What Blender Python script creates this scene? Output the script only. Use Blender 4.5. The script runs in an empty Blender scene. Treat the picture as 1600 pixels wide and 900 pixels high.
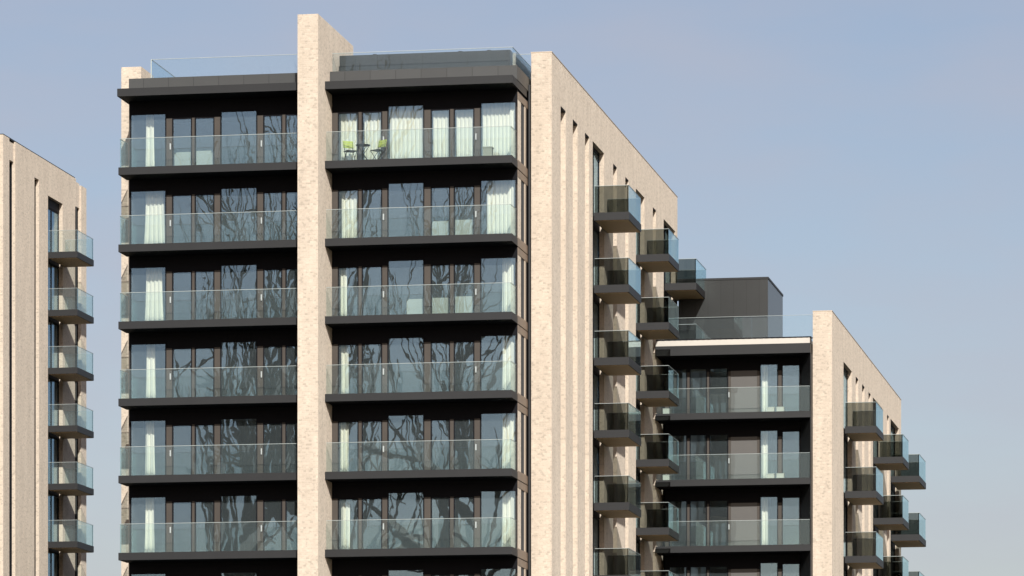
import bpy, math, random
from mathutils import Vector, Matrix

random.seed(7)
SC = bpy.context.scene
COL = SC.collection
R = math.radians

# ------------------------------------------------------------------ camera
cam_d = bpy.data.cameras.new('camera')
cam = bpy.data.objects.new('camera', cam_d)
COL.objects.link(cam)
cam.location = (0, 0, 1.7)
cam.rotation_euler = (R(90), 0, R(10.26))
cam_d.sensor_width = 36
cam_d.lens = 36 * 6933 / 1600          # long lens, shifted upwards: verticals stay vertical
cam_d.shift_y = (1460 - 450) / 1600
cam_d.clip_start = 1
cam_d.clip_end = 8000
SC.camera = cam

# ------------------------------------------------------------------ sun and sky
LIGHT = Vector((-0.28, 1.0, -0.56)).normalized()     # direction the sunlight travels
sd = bpy.data.lights.new('sun', 'SUN')
sd.energy = 4.5
sd.angle = R(0.5)
sd.color = (1.0, 0.985, 0.955)
sun = bpy.data.objects.new('sun', sd)
COL.objects.link(sun)
sun.rotation_euler = LIGHT.to_track_quat('-Z', 'Y').to_euler()
sun.location = (40, -60, 90)

W = bpy.data.worlds.new('World')
SC.world = W
W.use_nodes = True
nt = W.node_tree
nt.nodes.clear()
wo = nt.nodes.new('ShaderNodeOutputWorld')
bg = nt.nodes.new('ShaderNodeBackground')
sky = nt.nodes.new('ShaderNodeTexSky')
sky.sky_type = 'NISHITA'
sky.sun_disc = False
S = -LIGHT
sky.sun_elevation = math.asin(S.z)
sky.sun_rotation = math.atan2(S.x, S.y)
sky.air_density = 1.0
sky.dust_density = 1.6
sky.ozone_density = 1.3
bg.inputs['Strength'].default_value = 0.086
# thin veils of high cloud
tc = nt.nodes.new('ShaderNodeTexCoord')
mp = nt.nodes.new('ShaderNodeMapping')
mp.inputs['Scale'].default_value = (5, 5, 16)
nz = nt.nodes.new('ShaderNodeTexNoise')
nz.inputs['Scale'].default_value = 2.6
nz.inputs['Detail'].default_value = 4
nz.inputs['Roughness'].default_value = 0.5
rp = nt.nodes.new('ShaderNodeMapRange')
rp.inputs[1].default_value = 0.35
rp.inputs[2].default_value = 0.8
rp.inputs[3].default_value = 0.08
rp.inputs[4].default_value = 0.62
mx = nt.nodes.new('ShaderNodeMix')
mx.data_type = 'RGBA'
mx.inputs[7].default_value = (4.5, 4.9, 5.6, 1)
nt.links.new(tc.outputs['Generated'], mp.inputs[0])
nt.links.new(mp.outputs[0], nz.inputs['Vector'])
nt.links.new(nz.outputs[0], rp.inputs[0])
nt.links.new(rp.outputs[0], mx.inputs[0])
nt.links.new(sky.outputs[0], mx.inputs[6])
wb = nt.nodes.new('ShaderNodeMix')          # white balance of the sky towards the photograph's greyer blue
wb.data_type = 'RGBA'
wb.blend_type = 'MULTIPLY'
wb.inputs[0].default_value = 1.0
wb.inputs[7].default_value = (1.05, 0.94, 0.94, 1)
nt.links.new(mx.outputs[2], wb.inputs[6])
nt.links.new(wb.outputs[2], bg.inputs['Color'])
nt.links.new(bg.outputs[0], wo.inputs[0])

SC.view_settings.view_transform = 'Standard'
SC.view_settings.look = 'None'
SC.view_settings.exposure = 0.3
SC.view_settings.gamma = 1
SC.view_settings.use_curve_mapping = False
SC.render.engine = 'CYCLES'
SC.cycles.max_bounces = 10
SC.cycles.transparent_max_bounces = 32
SC.cycles.caustics_reflective = False
SC.cycles.caustics_refractive = False


# ------------------------------------------------------------------ materials
def new_mat(name):
    m = bpy.data.materials.new(name)
    m.use_nodes = True
    return m, m.node_tree, m.node_tree.nodes['Principled BSDF']


def nd(t, kind, **kw):
    n = t.nodes.new(kind)
    for k, v in kw.items():
        setattr(n, k, v)
    return n


def mathn(t, op, a, b=None):
    n = t.nodes.new('ShaderNodeMath')
    n.operation = op
    for i, v in enumerate((a, b)):
        if v is None:
            continue
        if hasattr(v, 'links'):
            t.links.new(v, n.inputs[i])
        else:
            n.inputs[i].default_value = v
    return n.outputs[0]


def mixc(t, fac, a, b, blend='MIX'):
    n = t.nodes.new('ShaderNodeMix')
    n.data_type = 'RGBA'
    n.blend_type = blend
    for i, v in ((0, fac), (6, a), (7, b)):
        if hasattr(v, 'links'):
            t.links.new(v, n.inputs[i])
        else:
            n.inputs[i].default_value = v if i == 0 else (*v, 1)
    return n.outputs[2]


def plain(name, col, rough=0.5, metal=0.0, var=0.12, vscale=1.5, spec=0.5, bump=0.0):
    m, t, b = new_mat(name)
    tcn = nd(t, 'ShaderNodeTexCoord')
    n = nd(t, 'ShaderNodeTexNoise')
    n.inputs['Scale'].default_value = vscale
    n.inputs['Detail'].default_value = 5
    t.links.new(tcn.outputs['Object'], n.inputs['Vector'])
    lo = tuple(c * (1 - var) for c in col)
    hi = tuple(min(1, c * (1 + var)) for c in col)
    t.links.new(mixc(t, n.outputs[0], lo, hi), b.inputs['Base Color'])
    b.inputs['Roughness'].default_value = rough
    b.inputs['Metallic'].default_value = metal
    b.inputs['Specular IOR Level'].default_value = spec
    if bump:
        bp = nd(t, 'ShaderNodeBump')
        bp.inputs['Strength'].default_value = bump
        bp.inputs['Distance'].default_value = 0.02
        t.links.new(n.outputs[0], bp.inputs['Height'])
        t.links.new(bp.outputs[0], b.inputs['Normal'])
    return m


def brick_mat(name, c1, c2, mort):
    m, t, b = new_mat(name)
    tcn = nd(t, 'ShaderNodeTexCoord')
    br = nd(t, 'ShaderNodeTexBrick')
    br.inputs['Scale'].default_value = 1.0
    br.inputs['Brick Width'].default_value = 0.225
    br.inputs['Row Height'].default_value = 0.075
    br.inputs['Mortar Size'].default_value = 0.009
    br.inputs['Mortar Smooth'].default_value = 0.3
    br.inputs['Bias'].default_value = -0.25
    br.inputs['Color1'].default_value = (*c1, 1)
    br.inputs['Color2'].default_value = (*c2, 1)
    br.inputs['Mortar'].default_value = (*mort, 1)
    t.links.new(tcn.outputs['UV'], br.inputs['Vector'])
    # blotches: groups of fired-dark bricks and worn, paler runs
    n1 = nd(t, 'ShaderNodeTexNoise')
    n1.inputs['Scale'].default_value = 8.5
    n1.inputs['Detail'].default_value = 6
    n1.inputs['Roughness'].default_value = 0.65
    mp1 = nd(t, 'ShaderNodeMapping')
    mp1.inputs['Scale'].default_value = (1.6, 1.7, 1)
    t.links.new(tcn.outputs['UV'], mp1.inputs[0])
    t.links.new(mp1.outputs[0], n1.inputs['Vector'])
    r1 = nd(t, 'ShaderNodeMapRange')
    r1.inputs[1].default_value = 0.54
    r1.inputs[2].default_value = 0.70
    t.links.new(n1.outputs[0], r1.inputs[0])
    n2 = nd(t, 'ShaderNodeTexNoise')
    n2.inputs['Scale'].default_value = 0.55
    n2.inputs['Detail'].default_value = 3
    mp2 = nd(t, 'ShaderNodeMapping')
    mp2.inputs['Scale'].default_value = (3.0, 0.5, 1)
    t.links.new(tcn.outputs['UV'], mp2.inputs[0])
    t.links.new(mp2.outputs[0], n2.inputs['Vector'])
    fac = mathn(t, 'MULTIPLY', r1.outputs[0], 0.48)
    c = mixc(t, fac, br.outputs[0], tuple(x * 0.62 for x in c2))
    # single dark and single pale bricks scattered through the courses
    sx = nd(t, 'ShaderNodeSeparateXYZ')
    t.links.new(tcn.outputs['UV'], sx.inputs[0])
    row = mathn(t, 'FLOOR', mathn(t, 'DIVIDE', sx.outputs[1], 0.075))
    half = mathn(t, 'MULTIPLY', mathn(t, 'MODULO', row, 2.0), 0.5)
    colm = mathn(t, 'FLOOR', mathn(t, 'ADD', mathn(t, 'DIVIDE', sx.outputs[0], 0.1125), half))
    cb = nd(t, 'ShaderNodeCombineXYZ')
    t.links.new(colm, cb.inputs[0])
    t.links.new(row, cb.inputs[1])
    wn = nd(t, 'ShaderNodeTexWhiteNoise', noise_dimensions='2D')
    t.links.new(cb.outputs[0], wn.inputs['Vector'])
    thr = mathn(t, 'SUBTRACT', 1.16, mathn(t, 'MULTIPLY', n1.outputs[0], 0.52))
    dark = mathn(t, 'MULTIPLY', mathn(t, 'GREATER_THAN', wn.outputs[0], thr), 0.36)
    c = mixc(t, dark, c, tuple(x * 0.58 for x in c2))
    pale = mathn(t, 'MULTIPLY', mathn(t, 'LESS_THAN', wn.outputs[0], 0.12), 0.35)
    c = mixc(t, pale, c, tuple(min(0.8, x * 1.18) for x in c1))
    tint = mixc(t, n2.outputs[0], (0.83, 0.80, 0.77), (1.13, 1.11, 1.08))
    c = mixc(t, 1.0, c, tint, 'MULTIPLY')
    t.links.new(c, b.inputs['Base Color'])
    b.inputs['Roughness'].default_value = 0.9
    b.inputs['Diffuse Roughness'].default_value = 0.5
    b.inputs['Specular IOR Level'].default_value = 0.2
    bp = nd(t, 'ShaderNodeBump')
    bp.inputs['Strength'].default_value = 0.5
    bp.inputs['Distance'].default_value = 0.012
    hgt = mathn(t, 'ADD', mathn(t, 'MULTIPLY', br.outputs[1], -0.8), mathn(t, 'MULTIPLY', n1.outputs[0], 1.2))
    t.links.new(hgt, bp.inputs['Height'])
    t.links.new(bp.outputs[0], b.inputs['Normal'])
    return m


def clad_mat(name, col, pitch, rough=0.4, axis=0):
    """metal cladding with thin vertical joints every `pitch` metres and small tone steps between sheets"""
    m, t, b = new_mat(name)
    tcn = nd(t, 'ShaderNodeTexCoord')
    sp = nd(t, 'ShaderNodeSeparateXYZ')
    t.links.new(tcn.outputs['UV'], sp.inputs[0])
    u = mathn(t, 'DIVIDE', sp.outputs[axis], pitch)
    fr = mathn(t, 'FRACT', u)
    line = mathn(t, 'LESS_THAN', fr, 0.022)
    wn = nd(t, 'ShaderNodeTexWhiteNoise', noise_dimensions='1D')
    t.links.new(mathn(t, 'FLOOR', u), wn.inputs['W'])
    n = nd(t, 'ShaderNodeTexNoise')
    n.inputs['Scale'].default_value = 1.3
    n.inputs['Detail'].default_value = 4
    t.links.new(tcn.outputs['UV'], n.inputs['Vector'])
    k = mathn(t, 'ADD', mathn(t, 'MULTIPLY', wn.outputs[0], 0.5), mathn(t, 'MULTIPLY', n.outputs[0], 0.5))
    c = mixc(t, k, tuple(x * 0.80 for x in col), tuple(x * 1.22 for x in col))
    c = mixc(t, line, c, tuple(x * 0.3 for x in col))
    t.links.new(c, b.inputs['Base Color'])
    b.inputs['Roughness'].default_value = rough
    b.inputs['Specular IOR Level'].default_value = 0.5
    return m


def glass_mat(name, tint, f0, wave=0.0, wscale=0.8, gloss=(0.92, 0.96, 1.0), haze=0.0, power=5.0):
    m = bpy.data.materials.new(name)
    m.use_nodes = True
    t = m.node_tree
    t.nodes.clear()
    out = nd(t, 'ShaderNodeOutputMaterial')
    tr = nd(t, 'ShaderNodeBsdfTransparent')
    tr.inputs[0].default_value = (*tint, 1)
    gl = nd(t, 'ShaderNodeBsdfGlossy')
    gl.inputs['Color'].default_value = (*gloss, 1)
    gl.inputs['Roughness'].default_value = 0.0
    ge = nd(t, 'ShaderNodeNewGeometry')
    dt = nd(t, 'ShaderNodeVectorMath', operation='DOT_PRODUCT')
    t.links.new(ge.outputs['Incoming'], dt.inputs[0])
    t.links.new(ge.outputs['True Normal'], dt.inputs[1])
    cs = mathn(t, 'ABSOLUTE', dt.outputs['Value'])
    pw = mathn(t, 'POWER', mathn(t, 'SUBTRACT', 1.0, cs), power)
    fac = mathn(t, 'MINIMUM', mathn(t, 'ADD', mathn(t, 'MULTIPLY', pw, 1 - f0), f0), 1.0)
    if wave:
        tcn = nd(t, 'ShaderNodeTexCoord')
        oi = nd(t, 'ShaderNodeObjectInfo')
        ad = nd(t, 'ShaderNodeVectorMath', operation='ADD')
        sc = nd(t, 'ShaderNodeVectorMath', operation='SCALE')
        t.links.new(oi.outputs['Location'], sc.inputs[0])
        sc.inputs['Scale'].default_value = 1.37
        t.links.new(tcn.outputs['Object'], ad.inputs[0])
        t.links.new(sc.outputs[0], ad.inputs[1])
        n = nd(t, 'ShaderNodeTexNoise')
        n.inputs['Scale'].default_value = wscale
        n.inputs['Detail'].default_value = 2.0
        n.inputs['Roughness'].default_value = 0.4
        t.links.new(ad.outputs[0], n.inputs['Vector'])
        bp = nd(t, 'ShaderNodeBump')
        bp.inputs['Strength'].default_value = 1.0
        bp.inputs['Distance'].default_value = wave
        t.links.new(n.outputs[0], bp.inputs['Height'])
        t.links.new(bp.outputs[0], gl.inputs['Normal'])
    ms = nd(t, 'ShaderNodeMixShader')
    t.links.new(fac, ms.inputs[0])
    t.links.new(tr.outputs[0], ms.inputs[1])
    t.links.new(gl.outputs[0], ms.inputs[2])
    last = ms.outputs[0]
    if haze:
        df = nd(t, 'ShaderNodeBsdfDiffuse')  # pale bluish veil mixed in to brighten the glass, a painted haze
        df.inputs[0].default_value = (0.50, 0.59, 0.62, 1)
        m2 = nd(t, 'ShaderNodeMixShader')
        m2.inputs[0].default_value = haze
        t.links.new(last, m2.inputs[1])
        t.links.new(df.outputs[0], m2.inputs[2])
        last = m2.outputs[0]
    t.links.new(last, out.inputs[0])
    return m


def perforated_mat(name, col):
    m, t, b = new_mat(name)
    tcn = nd(t, 'ShaderNodeTexCoord')
    vo = nd(t, 'ShaderNodeTexVoronoi')
    vo.inputs['Scale'].default_value = 9.0
    vo.inputs['Randomness'].default_value = 0.25
    t.links.new(tcn.outputs['UV'], vo.inputs['Vector'])
    hole = mathn(t, 'LESS_THAN', vo.outputs['Distance'], 0.27)
    c = mixc(t, hole, col, tuple(x * 0.12 for x in col))
    t.links.new(c, b.inputs['Base Color'])
    b.inputs['Roughness'].default_value = 0.6
    return m


M = {}
M['brick'] = brick_mat('cream_brick', (0.60, 0.525, 0.435), (0.525, 0.455, 0.37), (0.60, 0.535, 0.45))
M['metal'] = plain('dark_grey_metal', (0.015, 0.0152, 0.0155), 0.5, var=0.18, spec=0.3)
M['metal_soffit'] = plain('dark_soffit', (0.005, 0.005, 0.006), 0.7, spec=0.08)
M['fascia'] = clad_mat('dark_grey_cladding', (0.036, 0.037, 0.035), 1.04, 0.45)
M['pent'] = clad_mat('penthouse_cladding', (0.026, 0.028, 0.027), 0.62, 0.28)
M['bronze'] = plain('bronze_frame', (0.055, 0.045, 0.036), 0.5, var=0.25, spec=0.3)
M['black'] = plain('black_frame', (0.006, 0.006, 0.008), 0.6, spec=0.1)
M['brown'] = plain('brown_metal_band', (0.26, 0.19, 0.135), 0.45, var=0.25)
M['tan'] = plain('tan_panel', (0.55, 0.45, 0.34), 0.8, var=0.1)
M['soffit'] = perforated_mat('golden_perforated_soffit', (0.60, 0.40, 0.19))
M['white'] = plain('white_paint', (0.50, 0.46, 0.40), 0.6, var=0.08)
M['grey_panel'] = plain('grey_spandrel', (0.085, 0.08, 0.073), 0.4, var=0.1)
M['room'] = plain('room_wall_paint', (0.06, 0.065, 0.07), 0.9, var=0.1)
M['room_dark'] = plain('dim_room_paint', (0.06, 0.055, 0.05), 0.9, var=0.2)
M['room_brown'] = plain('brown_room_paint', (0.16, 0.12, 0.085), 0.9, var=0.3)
M['curtain'] = plain('white_curtain', (0.90, 0.87, 0.74), 0.95, var=0.06, vscale=3)
M['fabric'] = plain('pale_upholstery', (0.43, 0.45, 0.39), 0.9, var=0.1)
M['lime'] = plain('lime_fabric', (0.36, 0.44, 0.08), 0.7)
M['steel'] = plain('satin_steel', (0.50, 0.50, 0.49), 0.3, var=0.05)
M['planter'] = plain('grey_planter', (0.22, 0.23, 0.18), 0.7)
M['roof'] = plain('roof_membrane', (0.16, 0.16, 0.155), 0.9)
M['ground'] = plain('paving_and_grass', (0.12, 0.115, 0.09), 0.95, var=0.4, vscale=0.05)
M['bark'] = plain('bark', (0.25, 0.20, 0.14), 0.9, var=0.3, vscale=2)
M['cone'] = plain('dark_evergreen', (0.03, 0.045, 0.02), 0.9, var=0.5, vscale=3)
M['glass'] = glass_mat('window_glass', (0.95, 0.97, 0.955), 0.15, wave=0.0021, wscale=0.9, gloss=(0.54, 0.79, 1.0), haze=0.03)
M['rail_glass'] = glass_mat('balustrade_glass', (0.93, 0.96, 0.95), 0.04, wave=0.003, wscale=0.7, gloss=(0.75, 0.95, 1.0), haze=0.022)
M['roof_glass'] = glass_mat('roof_glass', (0.93, 0.96, 0.97), 0.034, wave=0.003, gloss=(0.75, 0.92, 1.0), haze=0.014)
M['smoke_glass'] = glass_mat('smoked_glass', (0.50, 0.52, 0.50), 0.02, wave=0.003, wscale=0.7)
M['dark_glass'] = glass_mat('dark_smoked_glass', (0.42, 0.42, 0.40), 0.012, wave=0.003, wscale=0.7)
M['rail'] = plain('satin_rail', (0.36, 0.40, 0.38), 0.5)


# ------------------------------------------------------------------ mesh helpers
class MB:
    def __init__(self):
        self.v, self.f, self.m = [], [], []

    def quad(self, *pts, mi=0):
        n = len(self.v)
        self.v += [tuple(p) for p in pts]
        self.f.append(tuple(range(n, n + len(pts))))
        self.m.append(mi)

    def box(self, x0, x1, y0, y1, z0, z1, mi=0, mis=None):
        if x1 < x0: x0, x1 = x1, x0
        if y1 < y0: y0, y1 = y1, y0
        if z1 < z0: z0, z1 = z1, z0
        n = len(self.v)
        self.v += [(x, y, z) for z in (z0, z1) for y in (y0, y1) for x in (x0, x1)]
        fs = [(0, 2, 3, 1), (4, 5, 7, 6), (0, 1, 5, 4), (2, 6, 7, 3), (0, 4, 6, 2), (1, 3, 7, 5)]
        #      bottom        top           front(-y)     back(+y)      left(-x)      right(+x)
        for i, q in enumerate(fs):
            self.f.append(tuple(n + k for k in q))
            self.m.append(mis[i] if mis else mi)
        return self

    def prism(self, poly, z0, z1, mi=0):
        """vertical prism over an (x, y) outline given counter-clockwise"""
        n = len(self.v)
        k = len(poly)
        self.v += [(x, y, z0) for x, y in poly] + [(x, y, z1) for x, y in poly]
        self.f.append(tuple(n + i for i in reversed(range(k)))); self.m.append(mi)
        self.f.append(tuple(n + k + i for i in range(k))); self.m.append(mi)
        for i in range(k):
            j = (i + 1) % k
            self.f.append((n + i, n + j, n + k + j, n + k + i)); self.m.append(mi)
        return self

    def bar(self, a, b, r, sides=6, r2=None, mi=0):
        a, b = Vector(a), Vector(b)
        d = (b - a)
        if d.length < 1e-6:
            return self
        d.normalize()
        u = d.orthogonal().normalized()
        w = d.cross(u)
        r2 = r if r2 is None else r2
        n = len(self.v)
        for c, rr in ((a, r), (b, r2)):
            for i in range(sides):
                g = 2 * math.pi * i / sides
                self.v.append(tuple(c + u * (rr * math.cos(g)) + w * (rr * math.sin(g))))
        for i in range(sides):
            j = (i + 1) % sides
            self.f.append((n + i, n + j, n + sides + j, n + sides + i)); self.m.append(mi)
        self.f.append(tuple(n + i for i in reversed(range(sides)))); self.m.append(mi)
        self.f.append(tuple(n + sides + i for i in range(sides))); self.m.append(mi)
        return self

    def build(self, name, mats, parent=None, off=(0, 0, 0), loc=(0, 0, 0)):
        """off: subtracted from the vertices (world -> local of the parent); loc: object location"""
        me = bpy.data.meshes.new(name)
        me.from_pydata([(x - off[0], y - off[1], z - off[2]) for x, y, z in self.v], [], self.f)
        for mt in (mats if isinstance(mats, (list, tuple)) else [mats]):
            me.materials.append(mt)
        me.polygons.foreach_set('material_index', self.m)
        uv = me.uv_layers.new(name='UVMap')
        for p in me.polygons:
            nn = p.normal
            ax = max(range(3), key=lambda i: abs(nn[i]))
            for li in p.loop_indices:
                c = me.vertices[me.loops[li].vertex_index].co
                uv.data[li].uv = (c.y, c.z) if ax == 0 else (c.x, c.z) if ax == 1 else (c.x, c.y)
        me.update()
        o = bpy.data.objects.new(name, me)
        o.location = loc
        COL.objects.link(o)
        if parent:
            o.parent = parent
        return o


def tag(o, label=None, cat=None, group=None, kind=None):
    if label: o['label'] = label
    if cat: o['category'] = cat
    if group: o['group'] = group
    if kind: o['kind'] = kind
    return o


def empty(name, loc, label, cat, group=None):
    o = bpy.data.objects.new(name, None)
    o.location = loc
    o.empty_display_size = 0.3
    COL.objects.link(o)
    return tag(o, label, cat, group)


def copy_tree(o, parent=None, shift=(0, 0, 0)):
    c = o.copy()
    COL.objects.link(c)
    c.parent = parent
    c.location = Vector(o.location) + Vector(shift)
    for ch in list(o.children):
        copy_tree(ch, c)
    return c


def local(root):
    return tuple(root.location)


# ------------------------------------------------------------------ ground
g = MB()
g.quad((-3000, -3000, 0), (3000, -3000, 0), (3000, 3000, 0), (-3000, 3000, 0))
tag(g.build('ground', M['ground']), kind='structure')

FH = 3.1

# ------------------------------------------------------------------ shared part builders

def window_unit(kind, x0, x1, y, z0, z1, parent, off, frame='black', handle_x=None, room=None):
    """a glazed unit in a wall facing -Y; frame mesh with its pane(s) as children"""
    cx = (x0 + x1) / 2
    o3 = (cx, y, z0)
    w = (x1 - x0) / 2
    h = z1 - z0
    t, d = 0.045, 0.07
    mb = MB()
    mb.box(-w, -w + t, -0.03, d, 0, h)
    mb.box(w - t, w, -0.03, d, 0, h)
    mb.box(-w + t, w - t, -0.03, d, h - t, h)
    mb.box(-w + t, w - t, -0.03, d, 0, t)
    loc = (cx - off[0], y - off[1], z0 - off[2])
    f = mb.build(kind, M[frame], parent, loc=loc)
    p = MB().box(-w + t, w - t, 0.012, 0.030, t, h - t)
    p.build('pane', M['glass'], f)
    if handle_x is not None:
        hb = MB()
        hx = handle_x - cx
        hb.box(hx - 0.022, hx + 0.022, -0.10, -0.055, 0.88, 1.12)
        hb.box(hx - 0.015, hx + 0.015, -0.055, -0.03, 0.90, 0.93)
        hb.box(hx - 0.015, hx + 0.015, -0.055, -0.03, 1.07, 1.10)
        hb.build('handle', M['steel'], f)
    return f


def glass_run(parent, pts_a, pts_b, z0, z1, n, mat, thick=0.018, rail=True, axis='x', name='glass_panel'):
    """glass balustrade along x (y fixed) or along y (x fixed), n panes; each pane a child, with a thin rail"""
    out = []
    a, b, fixed = pts_a, pts_b, None
    gap = 0.012
    for i in range(n):
        s = a[0] + (b - a[0]) * i / n + (gap if i else 0)
        e = a[0] + (b - a[0]) * (i + 1) / n
        mb = MB()
        if axis == 'x':
            mb.box(s, e, a[1], a[1] + thick, z0, z1)
        else:
            mb.box(a[1], a[1] + thick, s, e, z0, z1)
        out.append(mb.build(name, mat, parent))
    if rail:
        mb = MB()
        if axis == 'x':
            mb.box(min(a[0], b), max(a[0], b), a[1] - 0.008, a[1] + thick + 0.008, z1 + 0.001, z1 + 0.016)
        else:
            mb.box(a[1] - 0.008, a[1] + thick + 0.008, min(a[0], b), max(a[0], b), z1 + 0.001, z1 + 0.016)
        mb.build('handrail', M['rail'], parent)
    return out


# ================================================================== main tower
TB = (-39.3, 192.0, 0.0)
tower = empty('apartment_tower', TB, 'tall cream brick apartment tower in the middle with two stacks of wide dark balconies', 'apartment building')
YS, YW, YP = 172.80, 174.09, 171.59          # slab edge, window wall, middle pier
YO = 176.60                                   # outer piers and main block front
XL, XPL, XPR, XR = -47.28, -39.70, -38.866, -31.30
TOPS = [32.55 - FH * k for k in range(8)]     # finished slab tops, first eight levels from the top
ROOF = 35.65

# brick piers
MB().box(XPL, XPR, YP, 178.12, 0, 38.17).build('brick_pier', M['brick'], tower, TB)
MB().box(-48.286, -47.445, YO, 178.6, 0, 37.34).build('brick_pier', M['brick'], tower, TB)

# long brick flank with slots and window recesses
XF = -30.337
XFI = -31.178
flank = MB()
mods = [('p', 176.60, 178.76), ('s', 178.76, 180.0), ('p', 180.0, 181.78), ('s', 181.78, 182.98), ('p', 182.98, 184.9),
        ('s', 184.9, 185.98), ('p', 185.98, 186.92), ('w', 186.92, 190.04), ('p', 190.04, 192.53), ('s', 192.53, 193.6),
        ('p', 193.6, 196.02), ('s', 196.02, 196.98), ('p', 196.98, 199.16), ('w', 199.16, 201.79), ('p', 201.79, 204.4),
        ('s', 204.4, 205.42), ('p', 205.42, 207.9), ('w', 207.9, 211.74), ('p', 211.74, 212.5)]
LZ = 35.56
for k, a, b in mods:
    if k == 'p':
        flank.box(XFI, XF, a, b, 0, LZ)
    elif k == 's':
        flank.box(XFI, XF - 0.21, a, b, 0, LZ)
        MB().box(XF - 0.209, XF - 0.006, a + 0.003, b - 0.003, LZ - 0.05, LZ - 0.001).build('slot_head_shade', M['black'], tower, TB)  # black plate added under the slot head, its shade put in as colour
    else:
        flank.box(XFI, XFI + 0.10, a, b, 0, LZ)
flank.box(XFI, XF, 176.60, 212.5, LZ, 37.33)
flank.build('flank_wall', M['brick'], tower, TB)
# thin coping on the flank
cp = MB()
cp.box(XFI - 0.02, XF + 0.012, 176.585, 212.52, 37.332, 37.36)
cp.build('coping', M['tan'], tower, TB)

# body behind (plain rear and sides), roof
body = MB()
body.box(-47.44, XFI - 0.003, 180.2, 212.3, 0, 36.15)
body.build('core_wall', M['room_dark'], tower, TB)
MB().box(-48.28, -47.45, 178.61, 212.4, 0, 37.2).build('side_wall', M['brick'], tower, TB)


def spandrels(parent, off):
    return lambda *a: MB().box(*a).build('spandrel', M['black'], parent, off)


# flank windows : one unit per floor in each recess, dark spandrel between
WREC = [(186.92, 190.04), (199.16, 201.79), (207.9, 211.74)]


def flank_window(parent, off, xo, y0, y1, z0, z1):
    """window facing +X set back in a recess; frame with two panes, room behind"""
    cy = (y0 + y1) / 2
    hw = (y1 - y0) / 2
    h = z1 - z0
    t = 0.07
    x = xo - 0.21
    mb = MB()
    mb.box(-0.09, 0, -hw, -hw + t, 0, h)
    mb.box(-0.09, 0, hw - t, hw, 0, h)
    mb.box(-0.09, 0, -0.05, 0.05, 0, h)
    mb.box(-0.09, 0, -hw + t, -0.05, 0, t); mb.box(-0.09, 0, 0.05, hw - t, 0, t)
    mb.box(-0.09, 0, -hw + t, -0.05, h - t, h); mb.box(-0.09, 0, 0.05, hw - t, h - t, h)
    f = mb.build('window', M['black'], parent, loc=(x - off[0], cy - off[1], z0 - off[2]))
    for a, b in ((-hw + t, -0.05), (0.05, hw - t)):
        MB().box(-0.05, -0.03, a, b, t, h - t).build('pane', M['glass'], f)
    return f


SPB = spandrels(tower, TB)
firsts = {}
for (a, b) in WREC:
    for k, zt in enumerate(TOPS[:6]):
        top = LZ - 0.02 if k == 0 else TOPS[k - 1] - 0.42
        if k < 2:
            f = flank_window(tower, TB, XF, a, b, zt + 0.02, top)
            if k == 1: firsts[a] = f
        else:
            copy_tree(firsts[a], tower, (0, 0, -FH * (k - 1)))
        SPB(XF - 0.40, XF - 0.19, a + 0.003, b - 0.003, zt - 0.42, zt + 0.02)
    SPB(XF - 0.40, XF - 0.19, a + 0.003, b - 0.003, 0, TOPS[5] - 0.42)
    SPB(XF - 0.40, XF - 0.19, a + 0.003, b - 0.003, LZ - 0.02, LZ + 0.3)
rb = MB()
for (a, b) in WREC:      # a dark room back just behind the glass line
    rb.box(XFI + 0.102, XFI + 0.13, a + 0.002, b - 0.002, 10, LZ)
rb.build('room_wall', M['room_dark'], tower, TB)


# flank balconies
def side_balcony(parent, off, xo, y0, y1, zt, p=1.52, glass='smoke_glass', backglass='smoke_glass'):
    """cantilevered balcony on a flank facing +X; slab mesh with soffit, glass panels and handrails as children"""
    o3 = (xo, y0, zt)
    L = y1 - y0
    slab = MB().box(0.003, p, 0, L, -0.33, 0)
    s = slab.build('balcony', M['metal'], parent, loc=(xo - off[0], y0 - off[1], zt - off[2]))
    MB().box(0.06, p - 0.05, 0.05, L - 0.05, -0.345, -0.332).build('soffit', M['soffit'], s)
    H = 1.13
    glass_run(s, (0.03, 0.012), p - 0.03, 0.0, H, 1, M[glass], axis='x')
    glass_run(s, (0.03, L - 0.035), p - 0.03, 0.0, H, 1, M[backglass], axis='x')
    glass_run(s, (0.035, p - 0.035), L - 0.04, -0.10, H, 2, M['rail_glass'], axis='y')
    post = MB()
    for yy in (0.035, L - 0.065):
        post.box(p - 0.075, p - 0.04, yy, yy + 0.03, 0.0, H)
    post.build('post', M['black'], s)
    return s


for (a, b) in ((187.26, 190.75), (199.16, 202.4), (208.2, 211.8)):
    s0 = side_balcony(tower, TB, XF, a, b, TOPS[0])
    for k in range(1, 6):
        copy_tree(s0, tower, (0, 0, -FH * k))

# --- front bays
LWIN = [('window', -47.24, -45.72, None), ('balcony_door', -45.48, -44.65, -45.535), ('balcony_door', -44.54, -43.72, None),
        ('window', -43.48, -41.94, None), ('balcony_door', -41.70, -40.91, -41.755), ('balcony_door', -40.78, -39.96, None)]
RWIN = [('balcony_door', -38.62, -37.77, None), ('balcony_door', -37.64, -36.80, -36.735), ('window', -36.59, -35.08, None),
        ('balcony_door', -34.82, -34.03, None), ('balcony_door', -33.88, -33.04, -32.965), ('window', -32.81, -31.33, None)]
NF = 7


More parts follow.
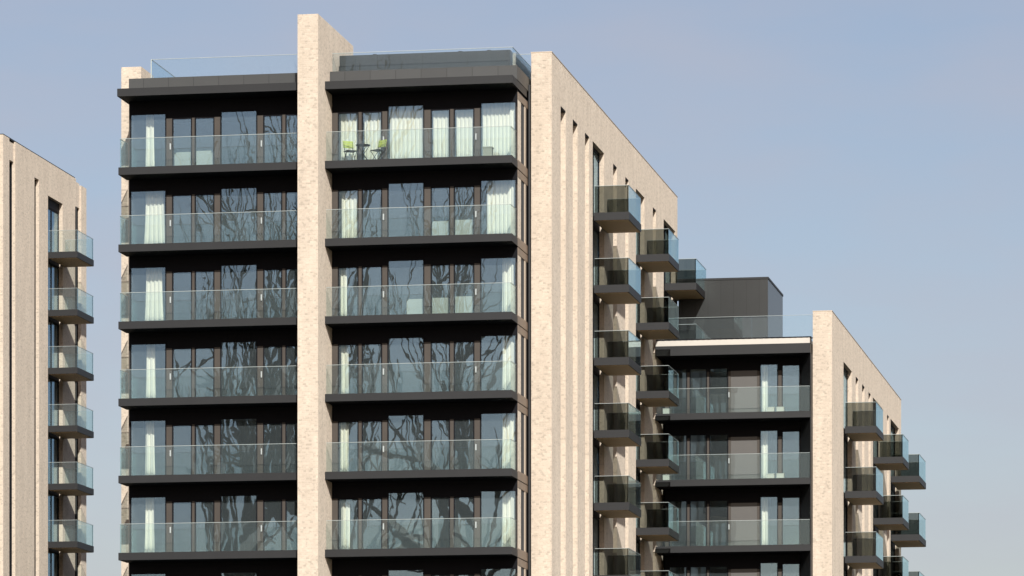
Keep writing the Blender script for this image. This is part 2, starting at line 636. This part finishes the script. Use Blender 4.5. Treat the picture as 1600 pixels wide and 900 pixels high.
def bay(x0, x1, wins, slab0, slab1, end_left):
    ww = MB()
    proto = []
    for k in range(NF):
        zt = TOPS[k]
        sof = (ROOF - 0.25 if k == 0 else TOPS[k - 1] - 0.30)
        dz = -FH * k
        # posts and lintels of the window wall, butted round the openings
        edges = []
        x = x0
        for kind, a, b, hx in wins:
            if a - x > 0.01:
                ww.box(x, a - 0.003, YW, YW + 0.10, zt - 0.02, zt + 2.15, mi=0)
                ww.box(x, a - 0.003, YW + 0.012, YW + 0.10, zt + 2.15, sof + 0.25, mi=1)
            wt = zt + (2.385 if kind == 'window' else 2.16)
            ww.box(a - 0.003, b + 0.003, YW + 0.012, YW + 0.10, wt, sof + 0.25, mi=1)
            x = b + 0.003
        if x1 - x > 0.01:
            ww.box(x, x1, YW, YW + 0.10, zt - 0.02, zt + 2.15, mi=0)
            ww.box(x, x1, YW + 0.012, YW + 0.10, zt + 2.15, sof + 0.25, mi=1)
        for i, (kind, a, b, hx) in enumerate(wins):
            wt = zt + (2.38 if kind == 'window' else 2.155)
            if k == 0:
                proto.append(window_unit(kind, a, b, YW + 0.02, zt, wt, tower, TB, handle_x=hx))
            else:
                copy_tree(proto[i], tower, (0, 0, dz))
    ww.box(x0, x1, YW + 0.02, YW + 0.12, 0, TOPS[NF - 1] - 0.35, mi=1)
    ww.build('window_wall', [M['bronze'], M['black']], tower, TB)
    # rooms behind the glass: floor slabs, back wall, party walls
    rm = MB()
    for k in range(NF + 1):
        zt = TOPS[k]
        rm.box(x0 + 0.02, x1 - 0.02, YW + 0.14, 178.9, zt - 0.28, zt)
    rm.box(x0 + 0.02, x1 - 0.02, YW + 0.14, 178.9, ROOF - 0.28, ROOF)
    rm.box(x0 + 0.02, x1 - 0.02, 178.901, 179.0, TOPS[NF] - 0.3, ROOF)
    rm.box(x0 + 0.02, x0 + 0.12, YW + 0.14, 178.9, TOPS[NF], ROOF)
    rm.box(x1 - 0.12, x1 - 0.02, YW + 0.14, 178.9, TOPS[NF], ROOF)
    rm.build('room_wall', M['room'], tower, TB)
    # balconies
    H = 1.15
    slab = MB()
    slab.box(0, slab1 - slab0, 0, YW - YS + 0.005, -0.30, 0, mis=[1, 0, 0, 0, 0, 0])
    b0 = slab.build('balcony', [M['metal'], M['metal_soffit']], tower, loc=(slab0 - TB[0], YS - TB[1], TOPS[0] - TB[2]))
    L = slab1 - slab0
    glass_run(b0, (0.05, 0.05), L - 0.05, 0.0, H, 3, M['rail_glass'], axis='x')
    if end_left:
        glass_run(b0, (0.07, 0.05), YW - YS - 0.02, 0.0, H, 1, M['rail_glass'], axis='y')
    else:
        glass_run(b0, (0.07, L - 0.07), YW - YS - 0.02, 0.0, H, 1, M['rail_glass'], axis='y')
    for k in range(1, NF):
        copy_tree(b0, tower, (0, 0, -FH * k))
    # roof canopy slab and set-back upstand
    rs = MB()
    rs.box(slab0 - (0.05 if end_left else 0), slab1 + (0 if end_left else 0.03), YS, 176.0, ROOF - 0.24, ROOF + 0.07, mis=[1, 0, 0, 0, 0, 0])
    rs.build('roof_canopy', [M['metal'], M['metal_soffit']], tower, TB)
    up = MB()
    up.box(x0 + 0.1 if end_left else x0, x1 - 0.12 if end_left else x1 + 0.06, YS + 0.9, 180.1, ROOF + 0.071, 36.28)
    up.build('roof_upstand', M['fascia'], tower, TB)


bay(XL, XPL - 0.004, LWIN, -47.37, -39.92, True)
bay(XPR + 0.004, XR, RWIN, XPR + 0.006, -31.285, False)

# exposed right end of the projecting bay: tan panel, slim window, brown bands, downpipe
ew = MB()
for k in range(NF):
    zt = TOPS[k]
    top = (ROOF if k == 0 else TOPS[k - 1])
    lo, hi = zt + 0.051, top - 0.621
    ew.box(XR - 0.12, XR, YW + 0.13, YW + 0.86, lo, hi, mi=0)                          # brick panel
    ew.box(XR - 0.12, XR + 0.005, YW + 0.861, YW + 0.93, lo, hi, mi=1)
    ew.box(XR - 0.30, XR - 0.24, YW + 0.931, YW + 1.66, lo, hi, mi=1)                  # slim recess
    ew.box(XR - 0.30, XR, YW + 1.661, YW + 2.02, lo, hi, mi=3)                         # sunlit far reveal
    ew.box(XR - 0.12, XR - 0.01, YW + 2.021, 176.58, lo, hi, mi=1)
    ew.box(XR - 0.12, XR + 0.012, YW + 0.13, 176.585, top - 0.62, top - 0.34, mi=2)   # band under the slab line
    ew.box(XR - 0.12, XR + 0.016, YW + 0.011, 176.587, zt - 0.30, zt + 0.05, mi=2)     # slab band
    ew.box(XR - 0.12, XR - 0.03, YW + 0.13, 176.58, top - 0.34, top - 0.30, mi=1)
ew.build('end_wall', [M['brick'], M['black'], M['brown'], M['tan']], tower, TB)
pb = MB()
pb.bar((XR + 0.075, 176.42, 0), (XR + 0.075, 176.42, 36.0), 0.055, 10)
pb.build('downpipe', M['metal'], tower, TB)

# roof terrace balustrades
rt = MB()
tl = MB().box(-46.36, XPL - 0.01, YW + 0.02, YW + 0.07, 36.281, 36.33).build('roof_balustrade', M['metal'], tower, TB)
tl2 = tl


def child_glass(parent, off, x0, x1, y0, y1, z0, z1, n, mat, axis):
    for i in range(n):
        if axis == 'x':
            a = x0 + (x1 - x0) * i / n + (0.012 if i else 0); b = x0 + (x1 - x0) * (i + 1) / n
            MB().box(a, b, y0, y1, z0, z1).build('glass_panel', mat, parent, off)
        else:
            a = y0 + (y1 - y0) * i / n + (0.012 if i else 0); b = y0 + (y1 - y0) * (i + 1) / n
            MB().box(x0, x1, a, b, z0, z1).build('glass_panel', mat, parent, off)


child_glass(tl, TB, -46.36, XPL - 0.02, YW + 0.035, YW + 0.055, 36.331, 37.10, 4, M['roof_glass'], 'x')
child_glass(tl, TB, -46.36, -46.34, YW + 0.075, 179.9, 36.281, 37.10, 3, M['roof_glass'], 'y')
hr = MB()
hr.box(-46.365, XPL - 0.01, YW + 0.028, YW + 0.062, 37.101, 37.118)
hr.box(-46.367, -46.333, YW + 0.063, 179.9, 37.101, 37.118)
hr.box(-46.375, -46.335, YW + 0.02, YW + 0.034, 36.33, 37.10)
hr.build('handrail', M['rail'], tl, TB)

tr_ = MB().box(XPR + 0.02, -31.49, YW + 0.02, YW + 0.07, 36.281, 36.33).build('roof_balustrade', M['metal'], tower, TB)
child_glass(tr_, TB, XPR + 0.02, -31.49, YW + 0.035, YW + 0.055, 36.331, 37.08, 4, M['roof_glass'], 'x')
child_glass(tr_, TB, -31.51, -31.49, YW + 0.075, 180.0, 36.281, 37.08, 3, M['roof_glass'], 'y')
hr = MB()
hr.box(XPR + 0.02, -31.485, YW + 0.028, YW + 0.062, 37.081, 37.098)
hr.box(-31.515, -31.485, YW + 0.063, 180.0, 37.081, 37.098)
hr.build('handrail', M['rail'], tr_, TB)

ph = MB()
ph.box(XPR + 0.15, -31.72, YW + 0.75, 179.9, 36.281, 37.13)
ph.build('roof_plant_screen', M['pent'], tower, TB)
for x in (-37.42, -33.9, -32.72):
    MB().bar((x, 175.6, 37.131), (x, 175.6, 37.26), 0.05, 8).bar((x, 175.6, 37.261), (x, 175.6, 37.29), 0.09, 8).build('roof_vent', M['metal'], tower, TB)
rg = MB().box(-31.66, -31.62, 178.2, 178.24, 36.2, 37.9)
rg = MB().box(-31.40, XF - 0.52, 180.3, 180.34, 36.16, 36.25).build('roof_balustrade', M['metal'], tower, TB)
child_glass(rg, TB, -33.6, XF - 0.60, 180.31, 180.33, 36.251, 38.02, 2, M['roof_glass'], 'x')
MB().box(-33.6, XF - 0.60, 180.305, 180.335, 38.021, 38.04).box(XF - 0.64, XF - 0.60, 180.34, 180.37, 36.25, 38.04).build('handrail', M['rail'], rg, TB)
MB().box(-47.44, XFI - 0.01, 180.11, 212.3, 36.152, 36.2).build('roof', M['roof'], tower, TB)

# ================================================================== lower block
WB = (-26.2, 222.0, 0.0)
low = empty('lower_apartment_block', WB, 'lower cream brick apartment block behind the tall tower with dark penthouse on its roof', 'apartment building')
YWS, YWW = 205.20, 206.70
WX, WXI = -22.131, -23.03
WT = [26.02 - FH * k for k in range(5)]
WROOF = 29.12
wl = MB()
wm = [('p', 205.9, 211.02), ('w', 211.02, 214.88), ('p', 214.88, 216.71), ('s', 216.71, 217.93), ('p', 217.93, 219.83), ('s', 219.83, 221.05),
      ('p', 221.05, 223.04), ('s', 223.04, 224.14), ('p', 224.14, 225.34), ('w', 225.34, 230.3), ('p', 230.3, 232.88), ('s', 232.88, 233.9),
      ('p', 233.9, 234.84), ('w', 234.84, 239.6), ('p', 239.6, 240.93)]
WLZ = 29.02
for k, a, b in wm:
    if k == 'p':
        wl.box(WXI, WX, a, b, 0, WLZ)
    elif k == 's':
        wl.box(WXI, WX - 0.19, a, b, 0, WLZ)
        MB().box(WX - 0.189, WX - 0.006, a + 0.003, b - 0.003, WLZ - 0.05, WLZ - 0.001).build('slot_head_shade', M['black'], low, WB)  # slot head shade painted as a black plate here too
    else:
        wl.box(WXI, WXI + 0.10, a, b, 0, WLZ)
wl.box(WXI, WX, 205.9, 240.93, WLZ, 30.72)
wl.build('flank_wall', M['brick'], low, WB)
MB().box(WXI - 0.01, WX + 0.012, 205.885, 240.95, 30.722, 30.75).build('coping', M['tan'], low, WB)
MB().box(-46.0, WXI - 0.004, 213.0, 240.7, 0, 29.3).build('core_wall', M['room_dark'], low, WB)
SPB = spandrels(low, WB)
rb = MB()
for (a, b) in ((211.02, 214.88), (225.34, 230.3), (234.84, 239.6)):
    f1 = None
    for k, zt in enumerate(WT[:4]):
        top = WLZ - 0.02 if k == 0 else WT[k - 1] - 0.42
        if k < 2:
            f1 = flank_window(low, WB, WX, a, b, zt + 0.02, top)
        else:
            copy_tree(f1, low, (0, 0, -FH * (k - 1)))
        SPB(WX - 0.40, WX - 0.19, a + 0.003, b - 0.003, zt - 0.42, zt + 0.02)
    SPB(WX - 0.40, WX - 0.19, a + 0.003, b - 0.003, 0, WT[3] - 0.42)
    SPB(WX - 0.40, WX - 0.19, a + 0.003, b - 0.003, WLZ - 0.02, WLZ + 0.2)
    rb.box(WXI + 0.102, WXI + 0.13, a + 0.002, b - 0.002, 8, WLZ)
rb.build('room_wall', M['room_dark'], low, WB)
for (a, b) in ((211.6, 215.1), (225.5, 228.8), (235.02, 239.0)):
    s0 = side_balcony(low, WB, WX, a, b, 25.99)
    for k in range(1, 4):
        copy_tree(s0, low, (0, 0, -FH * k))

# front of the lower block
XW0, XW1 = -30.10, -23.70
WWIN = [('window', -29.92, -29.05, None), ('window', -28.93, -28.11, None), ('window', -28.00, -27.10, None), ('panel', -26.98, -25.74, None),
        ('window', -25.62, -24.75, None), ('window', -24.58, -23.72, None)]
ww = MB()
proto = []
for k in range(4):
    zt = WT[k]
    sof = WROOF - 0.40 if k == 0 else WT[k - 1] - 0.30
    x = XW0
    for i, (kind, a, b, hx) in enumerate(WWIN):
        wt = zt + {0: 2.28, 1: 2.28, 2: 2.28, 3: 2.12, 4: 2.42, 5: 2.36}[i]
        if a - x > 0.01:
            ww.box(x, a - 0.003, YWW, YWW + 0.10, zt - 0.02, zt + 2.10, mi=0)
            ww.box(x, a - 0.003, YWW + 0.012, YWW + 0.10, zt + 2.10, sof + 0.25, mi=1)
        ww.box(a - 0.003, b + 0.003, YWW + 0.012, YWW + 0.10, wt + 0.004, sof + 0.25, mi=1)
        if kind == 'window':
            if k == 0:
                proto.append(window_unit('window', a, b, YWW + 0.02, zt, wt, low, WB, handle_x=(-27.06 if i == 2 else None)))
            else:
                copy_tree(proto[i], low, (0, 0, -FH * k))
        else:
            if k == 0:
                p = MB().box(a, b, YWW + 0.03, YWW + 0.09, zt, wt).build('grey_panel', M['grey_panel'], low, WB)
                proto.append(p)
            else:
                copy_tree(p, low, (0, 0, -FH * k))
        x = b + 0.003
ww.box(XW0, XW1, YWW + 0.02, YWW + 0.12, 0, WT[3] - 0.35, mi=1)
ww.build('window_wall', [M['bronze'], M['black']], low, WB)
# splayed dark reveal on the right of the loggias
MB().prism([(-23.70, 206.70), (-23.07, 205.25), (-23.04, 205.25), (-23.04, 206.9), (-23.70, 206.9)], 0, WROOF - 0.41).build('reveal_panel', M['metal'], low, WB)
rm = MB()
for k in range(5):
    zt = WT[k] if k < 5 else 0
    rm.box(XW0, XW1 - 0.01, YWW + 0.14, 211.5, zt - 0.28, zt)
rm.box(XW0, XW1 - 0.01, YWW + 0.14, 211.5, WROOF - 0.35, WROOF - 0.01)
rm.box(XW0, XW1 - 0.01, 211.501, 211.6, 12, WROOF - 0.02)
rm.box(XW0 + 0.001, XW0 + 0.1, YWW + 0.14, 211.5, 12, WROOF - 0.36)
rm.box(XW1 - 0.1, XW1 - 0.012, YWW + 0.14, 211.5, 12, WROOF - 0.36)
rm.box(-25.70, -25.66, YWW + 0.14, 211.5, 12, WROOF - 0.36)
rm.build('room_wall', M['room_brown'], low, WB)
L = -23.072 - (-30.33)
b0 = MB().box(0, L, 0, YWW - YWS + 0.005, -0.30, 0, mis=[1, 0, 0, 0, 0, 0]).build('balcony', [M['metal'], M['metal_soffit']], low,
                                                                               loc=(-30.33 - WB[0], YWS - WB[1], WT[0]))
glass_run(b0, (0.05, 0.05), L - 0.03, 0.0, 1.15, 3, M['rail_glass'], axis='x')
for k in range(1, 4):
    copy_tree(b0, low, (0, 0, -FH * k))
rs = MB().box(-30.33, -23.07, YWS, 211.5, WROOF - 0.40, WROOF + 0.05, mis=[1, 0, 0, 0, 0, 0])
rs.build('roof_canopy', [M['metal'], M['metal_soffit']], low, WB)
MB().box(-30.33, -23.10, YWS + 0.03, YWS + 0.30, WROOF + 0.051, WROOF + 0.30).build('parapet', M['white'], low, WB)
cr = MB()
x = -30.3
while x < -23.2:                              # dark clips along the parapet top
    cr.box(x, x + 0.11, YWS + 0.02, YWS + 0.34, WROOF + 0.301, WROOF + 0.36)
    x += 0.27
cr.box(-30.33, -23.06, YWS + 0.32, YWS + 0.5, WROOF + 0.051, WROOF + 0.40)
cr.build('parapet_clip', M['black'], low, WB)
rb2 = MB().box(-30.3, -23.05, 206.3, 206.36, WROOF + 0.401, WROOF + 0.45).build('roof_balustrade', M['metal'], low, WB)
child_glass(rb2, WB, -30.3, -23.06, 206.32, 206.34, WROOF + 0.2, 30.62, 5, M['roof_glass'], 'x')
MB().box(-30.3, -23.06, 206.312, 206.348, 30.621, 30.634).build('handrail', M['rail'], rb2, WB)
MB().box(-46.0, WXI - 0.01, YWS + 0.51, 240.6, WROOF + 0.06, WROOF + 0.2).build('roof', M['roof'], low, WB)
pe = MB()
pe.box(-30.1, -25.777, 211.2, 217.2, WROOF + 0.2, 33.08)
pn = pe.build('penthouse', M['pent'], low, WB)
MB().box(-30.13, -25.75, 211.17, 217.23, 33.081, 33.18).build('penthouse_roof', M['metal'], pn, WB)
MB().box(-30.09, -25.79, 211.176, 211.198, 31.25, 31.29).build('joint_line', M['black'], pn, WB)

# ================================================================== block at the left edge
LB = (-73.0, 229.0, 0.0)
lb = empty('apartment_block', LB, 'cream brick apartment block cut off by the left edge with one stack of glass balconies', 'apartment building')
LX, LXI = -66.737, -67.6
LT = [38.22 - FH * k for k in range(8)]
lw = MB()
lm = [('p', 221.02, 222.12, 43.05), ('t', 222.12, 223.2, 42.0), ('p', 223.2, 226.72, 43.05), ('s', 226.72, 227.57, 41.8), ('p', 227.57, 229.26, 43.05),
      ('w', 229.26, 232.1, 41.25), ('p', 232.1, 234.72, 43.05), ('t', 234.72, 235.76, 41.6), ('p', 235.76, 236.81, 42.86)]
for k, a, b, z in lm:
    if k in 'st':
        MB().box(LX - 0.359, LX - 0.185, b - 0.03, b - 0.004, 0, z - 0.002).build('slot_shade_strip', M['black'], lb, LB)  # black strip painting the shadow line at the back of the slot
    if k == 'p':
        lw.box(LXI, LX, a, b, 0, z)
    elif k == 't':
        lw.box(LXI, LX - 0.36, a, b, 0, z)
        lw.box(LXI, LX - 0.10, a, b, z, 42.95)
    elif k == 's':
        lw.box(LXI, LX - 0.36, a, b, 0, z)
        lw.box(LXI, LX, a, b, z, 43.05)
    else:
        lw.box(LXI, LXI + 0.10, a, b, 0, z)
        lw.box(LXI, LX, a, b, z, 43.05)
lw.build('flank_wall', M['brick'], lb, LB)
MB().box(LXI - 0.02, LX - 0.05, 221.2, 234.7, 43.052, 43.13).build('coping', M['metal'], lb, LB)
MB().box(-82, LXI - 0.003, 222.0, 236.8, 0, 42.7).build('core_wall', M['brick'], lb, LB)
SPB = spandrels(lb, LB)
f1 = None
for k, zt in enumerate(LT[:7]):
    top = 40.75 if k == 0 else LT[k - 1] - 0.40
    if k < 2:
        f1 = flank_window(lb, LB, LX, 229.26, 232.1, zt + 0.02, top)
    else:
        copy_tree(f1, lb, (0, 0, -FH * (k - 1)))
    SPB(LX - 0.40, LX - 0.19, 229.263, 232.097, zt - 0.40, zt + 0.02)
SPB(LX - 0.40, LX - 0.19, 229.263, 232.097, 40.75, 41.25)
SPB(LX - 0.40, LX - 0.19, 229.263, 232.097, 0, LT[6] - 0.40)
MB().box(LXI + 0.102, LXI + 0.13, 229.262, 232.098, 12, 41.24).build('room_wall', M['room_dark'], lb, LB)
s0 = side_balcony(lb, LB, LX, 229.26, 232.5, LT[0], p=1.63, glass='rail_glass', backglass='rail_glass')
for k in range(1, 7):
    copy_tree(s0, lb, (0, 0, -FH * k))
ph = MB()
ph.bar((LX + 0.05, 234.55, 0), (LX + 0.05, 234.55, 41.5), 0.05, 8)
ph.build('downpipe', M['metal'], lb, LB)


# ================================================================== curtains
def curtain(x0, x1, y, z0, z1, label, seed, pleat=0.16, amp=0.055, flare=0.0):
    rnd = random.Random(seed)
    n = max(8, int((x1 - x0) / pleat * 8))
    cols = []
    ph0 = rnd.random() * 6
    for i in range(n + 1):
        t = i / n
        x = x0 + (x1 - x0) * t
        w = 2 * math.pi * (x - x0) / pleat + ph0 + 0.9 * math.sin(3.1 * (x - x0) + ph0)
        cols.append((x, y + amp * math.sin(w) + 0.03 * math.sin(2.3 * x + ph0)))
    cx = (x0 + x1) / 2
    mb = MB()
    rows = 5
    base = []
    for side in (0, 1):
        for j in range(rows + 1):
            tt = j / rows
            zz = z0 + (z1 - z0) * tt
            sc = 1 + flare * (1 - tt) ** 2
            for (x, yy) in cols:
                base.append(((x - cx) * sc, (yy - y) * (0.7 + 0.5 * (1 - tt)) + side * 0.008, zz - z0))
    mb.v = base
    st = n + 1
    half = st * (rows + 1)
    for j in range(rows):
        for i in range(n):
            a = j * st + i
            mb.f.append((a, a + 1, a + st + 1, a + st)); mb.m.append(0)
            mb.f.append((half + a + 1, half + a, half + a + st, half + a + st + 1)); mb.m.append(0)
    for j in range(rows):
        a = j * st
        mb.f.append((a, a + st, half + a + st, half + a)); mb.m.append(0)
        a = j * st + n
        mb.f.append((a + st, a, half + a, half + a + st)); mb.m.append(0)
    for i in range(n):
        mb.f.append((i + 1, i, half + i, half + i + 1)); mb.m.append(0)
        a = rows * st + i
        mb.f.append((a, a + 1, half + a + 1, half + a)); mb.m.append(0)
    o = mb.build('curtain', M['curtain'], loc=(cx, y, z0))
    for p in o.data.polygons:
        p.use_smooth = True
    return tag(o, label, 'curtain', 'curtains behind the apartment windows')


ORD = ['top', 'second', 'third', 'fourth', 'fifth', 'sixth', 'seventh']
CY = YW + 0.42
lsz = [(-46.68, -46.35), (-46.70, -45.93), (-46.68, -46.0), (-46.68, -46.3), (-46.70, -46.35), (-46.68, -46.35)]
for k, (a, b) in enumerate(lsz):
    curtain(a, b, CY, TOPS[k] + 0.01, TOPS[k] + 2.42, f'white gathered curtain in the left corner window of the left bay, {ORD[k]} floor', 10 + k, flare=0.25)
names = ['leftmost narrow door', 'second door from the left', 'wide middle window', 'left door of the middle pair', 'right door of the middle pair', 'wide right corner window']
for i, (kind, a, b, hx) in enumerate(RWIN):
    curtain(a + 0.02, b - 0.02, CY, TOPS[0] + 0.01, TOPS[0] + 2.42, f'white drawn curtain behind the {names[i]} of the top right flat', 30 + i)
rl = [None, (-38.58, -37.80), (-38.58, -38.33), (-38.58, -38.28), (-38.58, -38.26), (-38.58, -38.22)]
rr = [None, (-32.62, -31.50), (-31.98, -31.52), (-31.98, -31.50), (-31.96, -31.50), (-31.98, -31.50)]
for k in range(1, 6):
    curtain(*rl[k], CY, TOPS[k] + 0.01, TOPS[k] + 2.2, f'white curtain at the left end of the right bay windows, {ORD[k]} floor', 50 + k)
    curtain(*rr[k], CY, TOPS[k] + 0.01, TOPS[k] + 2.42, f'white curtain in the right corner window of the right bay, {ORD[k]} floor', 70 + k, flare=0.15 if k > 1 else 0)
for k in range(3):
    curtain(-25.58, -25.28, YWW + 0.4, WT[k] + 0.01, WT[k] + 2.4, f'white narrow curtain in the lower block window right of the grey panel, {ORD[k]} floor', 90 + k)


# ================================================================== balcony and room furniture
def folding_chair(loc, rz, label):
    o = empty('folding_chair', loc, label, 'chair', 'lime folding chairs on the top balcony')
    o.rotation_euler = (0, 0, rz)
    fr = MB()
    for s in (-0.20, 0.20):
        fr.bar((s, 0.22, 0.01), (s, -0.20, 0.46), 0.013)
        fr.bar((s * 0.9, -0.20, 0.01), (s * 0.9, 0.17, 0.46), 0.013)
        fr.bar((s * 0.9, 0.17, 0.46), (s * 0.9, 0.27, 0.90), 0.013)
    fr.bar((-0.2, 0.22, 0.02), (0.2, 0.22, 0.02), 0.011)
    fr.bar((-0.18, -0.2, 0.02), (0.18, -0.2, 0.02), 0.011)
    fr.build('frame', M['black'], o)
    st = MB()
    for i in range(5):
        y = -0.20 + i * 0.085
        st.box(-0.215, 0.215, y, y + 0.07, 0.465, 0.49)
    st.build('seat', M['black'], o)
    bk = MB()
    for i in range(3):
        z = 0.64 + i * 0.10
        y = 0.195 + (z - 0.46) * 0.2
        bk.box(-0.22, 0.22, y - 0.014, y + 0.012, z, z + 0.085)
    bk.build('backrest', M['lime'], o)
    return o


Z0 = TOPS[0]
folding_chair((-37.98, 173.50, Z0), R(32), 'folding chair with lime green back on the top right balcony, the left one')
folding_chair((-36.86, 173.52, Z0), R(-34), 'folding chair with lime green back right of the small black table')
t = empty('bistro_table', (-37.45, 173.45, Z0), 'small black folding table between two lime green chairs', 'table')
tb = MB()
tb.prism([(0.29 * math.cos(a * math.pi / 10), 0.29 * math.sin(a * math.pi / 10)) for a in range(20)], 0.68, 0.705)
tb.build('table_top', M['black'], t)
for s in (-1, 1):
    tb = MB()
    tb.bar((-0.24, 0.16 * s, 0.01), (0.22, 0.16 * s, 0.68), 0.012)
    tb.bar((0.24, 0.16 * s - 0.03 * s, 0.01), (-0.22, 0.16 * s - 0.03 * s, 0.68), 0.012)
    tb.build('leg', M['black'], t)
p = MB()
p.box(-0.18, 0.18, -0.16, 0.16, 0, 0.40).box(-0.20, 0.20, -0.18, 0.18, 0.401, 0.45)
tag(p.build('planter', M['planter'], loc=(-32.36, 173.45, Z0)), 'square grey planter box near the right end of the top balcony', 'planter')


def sofa(x0, x1, y, z, label, flip=False):
    o = empty('sofa', ((x0 + x1) / 2, y, z), label, 'sofa', 'pale sofas inside the flats')
    w = (x1 - x0) / 2
    MB().box(-w, w, -0.32, 0.40, 0.08, 0.43).build('base', M['fabric'], o)
    MB().box(-w + 0.01, w - 0.01, -0.42, -0.33, 0.06, 0.78).build('backrest', M['fabric'], o)
    n = max(2, int((x1 - x0) / 0.7))
    for i in range(n):
        a = -w + 0.06 + (2 * w - 0.12) * i / n
        b = -w + 0.06 + (2 * w - 0.12) * (i + 1) / n - 0.03
        MB().box(a, b, -0.32, -0.12, 0.44, 0.86 + 0.03 * ((i * 7) % 3)).build('cushion', M['fabric'], o)
    return o


SY = YW + 0.85
sofa(-45.5, -43.9, SY, TOPS[0], 'pale sofa seen low through the door pair of the top left flat')
sofa(-34.9, -33.1, SY, TOPS[1], 'pale sofa behind the middle door pair of the second right flat')
sofa(-35.9, -33.1, SY, TOPS[2], 'long pale sofa low behind the windows of the third right flat')


def sidebox(x, y, z, w, h, label):
    o = MB()
    o.box(-w / 2, w / 2, -0.14, 0.14, 0, h)
    o.box(-w / 2 - 0.01, w / 2 + 0.01, -0.15, 0.15, h + 0.001, h + 0.035)
    tag(o.build('storage_box', M['fabric'], loc=(x, y, z)), label, 'box', 'pale boxes on the lower block balconies')


for k in range(2):
    sidebox(-24.95, 205.55, WT[k], 0.34, 0.20, f'pale storage box on the lower block balcony, {ORD[k]} floor, left of a pair')
    sidebox(-24.50, 205.55, WT[k], 0.34, 0.20, f'pale storage box on the lower block balcony, {ORD[k]} floor, right of a pair')
    sidebox(-29.85, 205.45, WT[k], 0.30, 0.22, f'pale storage box at the far left end of the lower block balcony, {ORD[k]} floor')


# ================================================================== bare trees in front (they show in the windows)
def bare_tree(loc, height, spread, seed, label):
    rnd = random.Random(seed)
    o = empty('bare_tree', loc, label, 'tree', 'bare trees mirrored in the tower windows')
    tr, cr = MB(), MB()

    def grow(p, d, r, ln, lev):
        seg = 3
        for i in range(seg):
            d2 = (d + Vector((rnd.gauss(0, .13), rnd.gauss(0, .13), rnd.gauss(0.04, .06)))).normalized()
            q = p + d2 * (ln / seg)
            r2 = r * 0.90
            (tr if lev == 0 else cr).bar(p, q, r, 6 if lev < 3 else 4, r2)
            p, d, r = q, d2, r2
            if lev >= 1 and i < seg - 1 and lev < 5:
                side = (d + Vector((rnd.gauss(0, .7), rnd.gauss(0, .7), rnd.gauss(0.05, .35)))).normalized()
                grow(p, side, r * 0.55, ln * 0.62, lev + 2)
        if lev < 5:
            for _ in range(3 if lev < 2 else 2):
                nd_ = (d + Vector((rnd.gauss(0, .48), rnd.gauss(0, .48), rnd.gauss(0.05, .25)))).normalized()
                grow(p, nd_, r * 0.72, ln * 0.78, lev + 1)

    grow(Vector((0, 0, 0)), Vector((0, 0, 1)), height * 0.030, height * 0.28, 0)
    far = sorted(math.hypot(x, y) for x, y, z in cr.v)[int(len(cr.v) * 0.97)]
    k = min(1.0, spread / far)
    top = max(z for x, y, z in cr.v)
    for mbx in (tr, cr):
        mbx.v = [(x * k * min(1, spread / max(.01, k * math.hypot(x, y))), y * k * min(1, spread / max(.01, k * math.hypot(x, y))), z * height / top) for x, y, z in mbx.v]
    tr.build('trunk', M['bark'], o)
    cr.build('crown', M['bark'], o)
    return o


bare_tree((-60.0, 113.0, 0), 45, 10, 3, 'tall bare tree left of the view, mirrored in the left bay windows')
bare_tree((-49.0, 116.0, 0), 51, 11, 5, 'tall bare tree mirrored in the middle windows of the tower')
bare_tree((-43.5, 108.0, 0), 46, 9, 11, 'tall bare tree standing farthest in front, mirrored in the right bay windows')


# panes never sit perfectly true: each is tilted by a fraction of a degree, so each mirrors a slightly different view
prnd = random.Random(21)
for o in COL.objects:
    if o.name.split('.')[0] == 'pane':
        o.rotation_euler = (prnd.uniform(-0.0025, 0.0025), 0, prnd.uniform(-0.005, 0.005))
